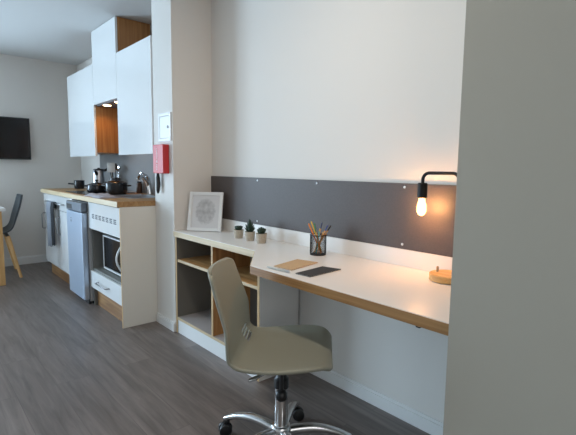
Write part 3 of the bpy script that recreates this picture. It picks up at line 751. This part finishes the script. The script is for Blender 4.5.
O('latch', B(.046, .058, -.012, -.006, .086, .104, .001), mat('latch_grey', (.35, .36, .37), .4), hdr)

# ------------------------------------------------------------------ left wall: television, table, chair
tv = E_('television', 'black flat television mounted on the left wall', 'television', (XL + .001, .72, 1.438))
O('bracket', B(.0, .03, -.12, .12, -.1, .1), BLACK, tv)
O('casing', B(.03, .058, -.405, .405, -.232, .232, .004), BLACK, tv)
O('screen', B(.0565, .0595, -.395, .395, -.216, .222, .0005), SCREEN, tv)
tb = E_('dining_table', 'white topped dining table with square oak legs below the television', 'table', (-5.27, .12, 0))
O('top', B(-.44, .44, -.60, .592, .712, .740, .003), WHITE, tb)
O('apron', many(B(-.36, .36, .535, .555, .63, .7115), B(-.36, .36, -.56, -.54, .63, .7115), B(.375, .395, -.50, .50, .63, .7115), B(-.395, -.375, -.50, .50, .63, .7115)), BEECH, tb)
for sx in (-1, 1):
    for sy in (-1, 1):
        x, y = sx * .372, sy * .53
        O('leg', B(x - .034, x + .034, y - .034, y + .034, 0, .7115, .002), BEECH, tb)
dc = E_('dining_chair', 'slate grey shell dining chair with splayed wooden legs at the table', 'chair', (-5.351, .707, 0), R(-4))
# shell faces -y; sheet profile extruded across x with soft edges
pr = catmull([(.235, .838, .16), (.228, .80, .19), (.205, .71, .205), (.170, .60, .21), (.130, .51, .21), (.085, .462, .21), (.02, .445, .215), (-.10, .44, .22), (-.19, .445, .21), (-.225, .435, .18)], 3)
db = bmesh.new(); g = []
for y, z, hw in pr:
    bk_ = min(1, max(0, (z - .47) / .15)) if y > 0 else 0
    g.append([db.verts.new((hw * (-1 + j / 6), y - .03 * abs(-1 + j / 6) ** 2 * bk_, z + .02 * abs(-1 + j / 6) ** 2 * (1 - bk_))) for j in range(13)])
for A, C in zip(g, g[1:]):
    for j in range(12): db.faces.new([A[j], A[j + 1], C[j + 1], C[j]])
bmesh.ops.recalc_face_normals(db, faces=db.faces[:])
dsh = O('seat_shell', db, CHAIRGREY, dc, smooth=180)
s = dsh.modifiers.new('thick', 'SOLIDIFY'); s.thickness = .014; s.offset = 0
s = dsh.modifiers.new('soft', 'SUBSURF'); s.levels = 1; s.render_levels = 1
for y0 in (-.15, .06): O('under_frame', B(-.17, .17, y0, y0 + .03, .41, .432, .003), BLACK, dc)
for sx in (-1, 1):
    for y0, y1 in ((-.135, -.20), (.075, .165)):
        O('leg', tube([(sx * .165, y0, .425), (sx * .235, y1, 0)], [.020, .0135], 12), BEECH, dc, smooth=60)

# ------------------------------------------------------------------ light
def area(name, loc, rot, sx, sy, power, col):
    l = bpy.data.lights.new(name, 'AREA'); l.shape = 'RECTANGLE'; l.size = sx; l.size_y = sy; l.energy = power; l.color = col
    o = bpy.data.objects.new(name, l); COL.objects.link(o); o.location = loc; o.rotation_euler = rot; return o
DAY = (.60, .81, 1.0)
area('window_daylight', (XL - .06, (WY0 + WY1) / 2, (WZ0 + WZ1) / 2), (0, R(-90), 0), WZ1 - WZ0 - .02, WY1 - WY0 - .02, 238, DAY)
area('added_east_fill', (XR + .05, EY / 2 + EY1 / 2, (EZ0 + EZ1) / 2), (0, R(90), 0), EZ1 - EZ0 - .02, EY1 - EY - .02, 15, (1, .85, .66))  # added warm fill in the east opening, brightens the sides facing it
dn = E_('ceiling_downlight', 'round white recessed ceiling downlight over the desk', 'ceiling light', (-1.35, .72, ZC - .002))
O('trim_ring', lathe([(.085, -.004), (.10, -.004), (.10, .0), (.085, .0)], 32), WHITEP, dn, smooth=40)
O('diffuser', lathe([(0, -.003), (.084, -.003), (.084, -.001), (0, -.001)], 32), glow('warm_diffuser', (1, .86, .70), 6), dn)
def disk(name, loc, size, power, col, spread=180):
    l = bpy.data.lights.new(name, 'AREA'); l.shape = 'DISK'; l.size = size; l.energy = power; l.color = col; l.spread = R(spread)
    o = bpy.data.objects.new(name, l); COL.objects.link(o); o.location = loc; return o
disk('downlight_glow', (-1.35, .72, ZC - .012), .17, 10, (1, .87, .72))
pl = bpy.data.lights.new('bulb_light', 'POINT'); pl.energy = 4.4; pl.color = (1, .46, .18); pl.shadow_soft_size = .012
po = bpy.data.objects.new('bulb_light', pl); COL.objects.link(po); po.location = (LX + bulbx, LY, .985)
for x in (-.14, .14):
    sp = bpy.data.lights.new('hood_spot', 'SPOT'); sp.energy = 3; sp.color = (1, .52, .2); sp.spot_size = R(150); sp.spot_blend = .8; sp.shadow_soft_size = .025
    so_ = bpy.data.objects.new('hood_spot', sp); COL.objects.link(so_); so_.location = (-3.9915 + x, 1.435, 1.678)

w = bpy.data.worlds.new('sky'); scene.world = w; w.use_nodes = True
w.node_tree.nodes['Background'].inputs[0].default_value = (.55, .72, 1.0, 1); w.node_tree.nodes['Background'].inputs[1].default_value = 1.0

# ------------------------------------------------------------------ camera
f, pitch, yaw, roll, h = 439.4986, .1103, .8509, .0124, 1.1401
cyw, syw, cp_, sp_ = math.cos(yaw), math.sin(yaw), math.cos(pitch), math.sin(pitch)
fwd = Vector((-syw * cp_, cyw * cp_, -sp_)); rt = Vector((cyw, syw, 0)); up = rt.cross(fwd)
r2 = rt * math.cos(roll) + up * math.sin(roll); u2 = -rt * math.sin(roll) + up * math.cos(roll)
cam = bpy.data.cameras.new('camera'); co = bpy.data.objects.new('camera', cam); COL.objects.link(co)
cam.sensor_width = 36; cam.lens = f / 576 * 36; cam.clip_start = .02
M = Matrix((r2, u2, -fwd)).transposed().to_4x4(); M.translation = Vector((0, 0, h)); co.matrix_world = M
scene.camera = co
vs = scene.view_settings
vs.view_transform = 'Standard'; vs.look = 'None'; vs.exposure = 0.0; vs.gamma = 1.0
try: vs.use_curve_mapping = False
except Exception: pass
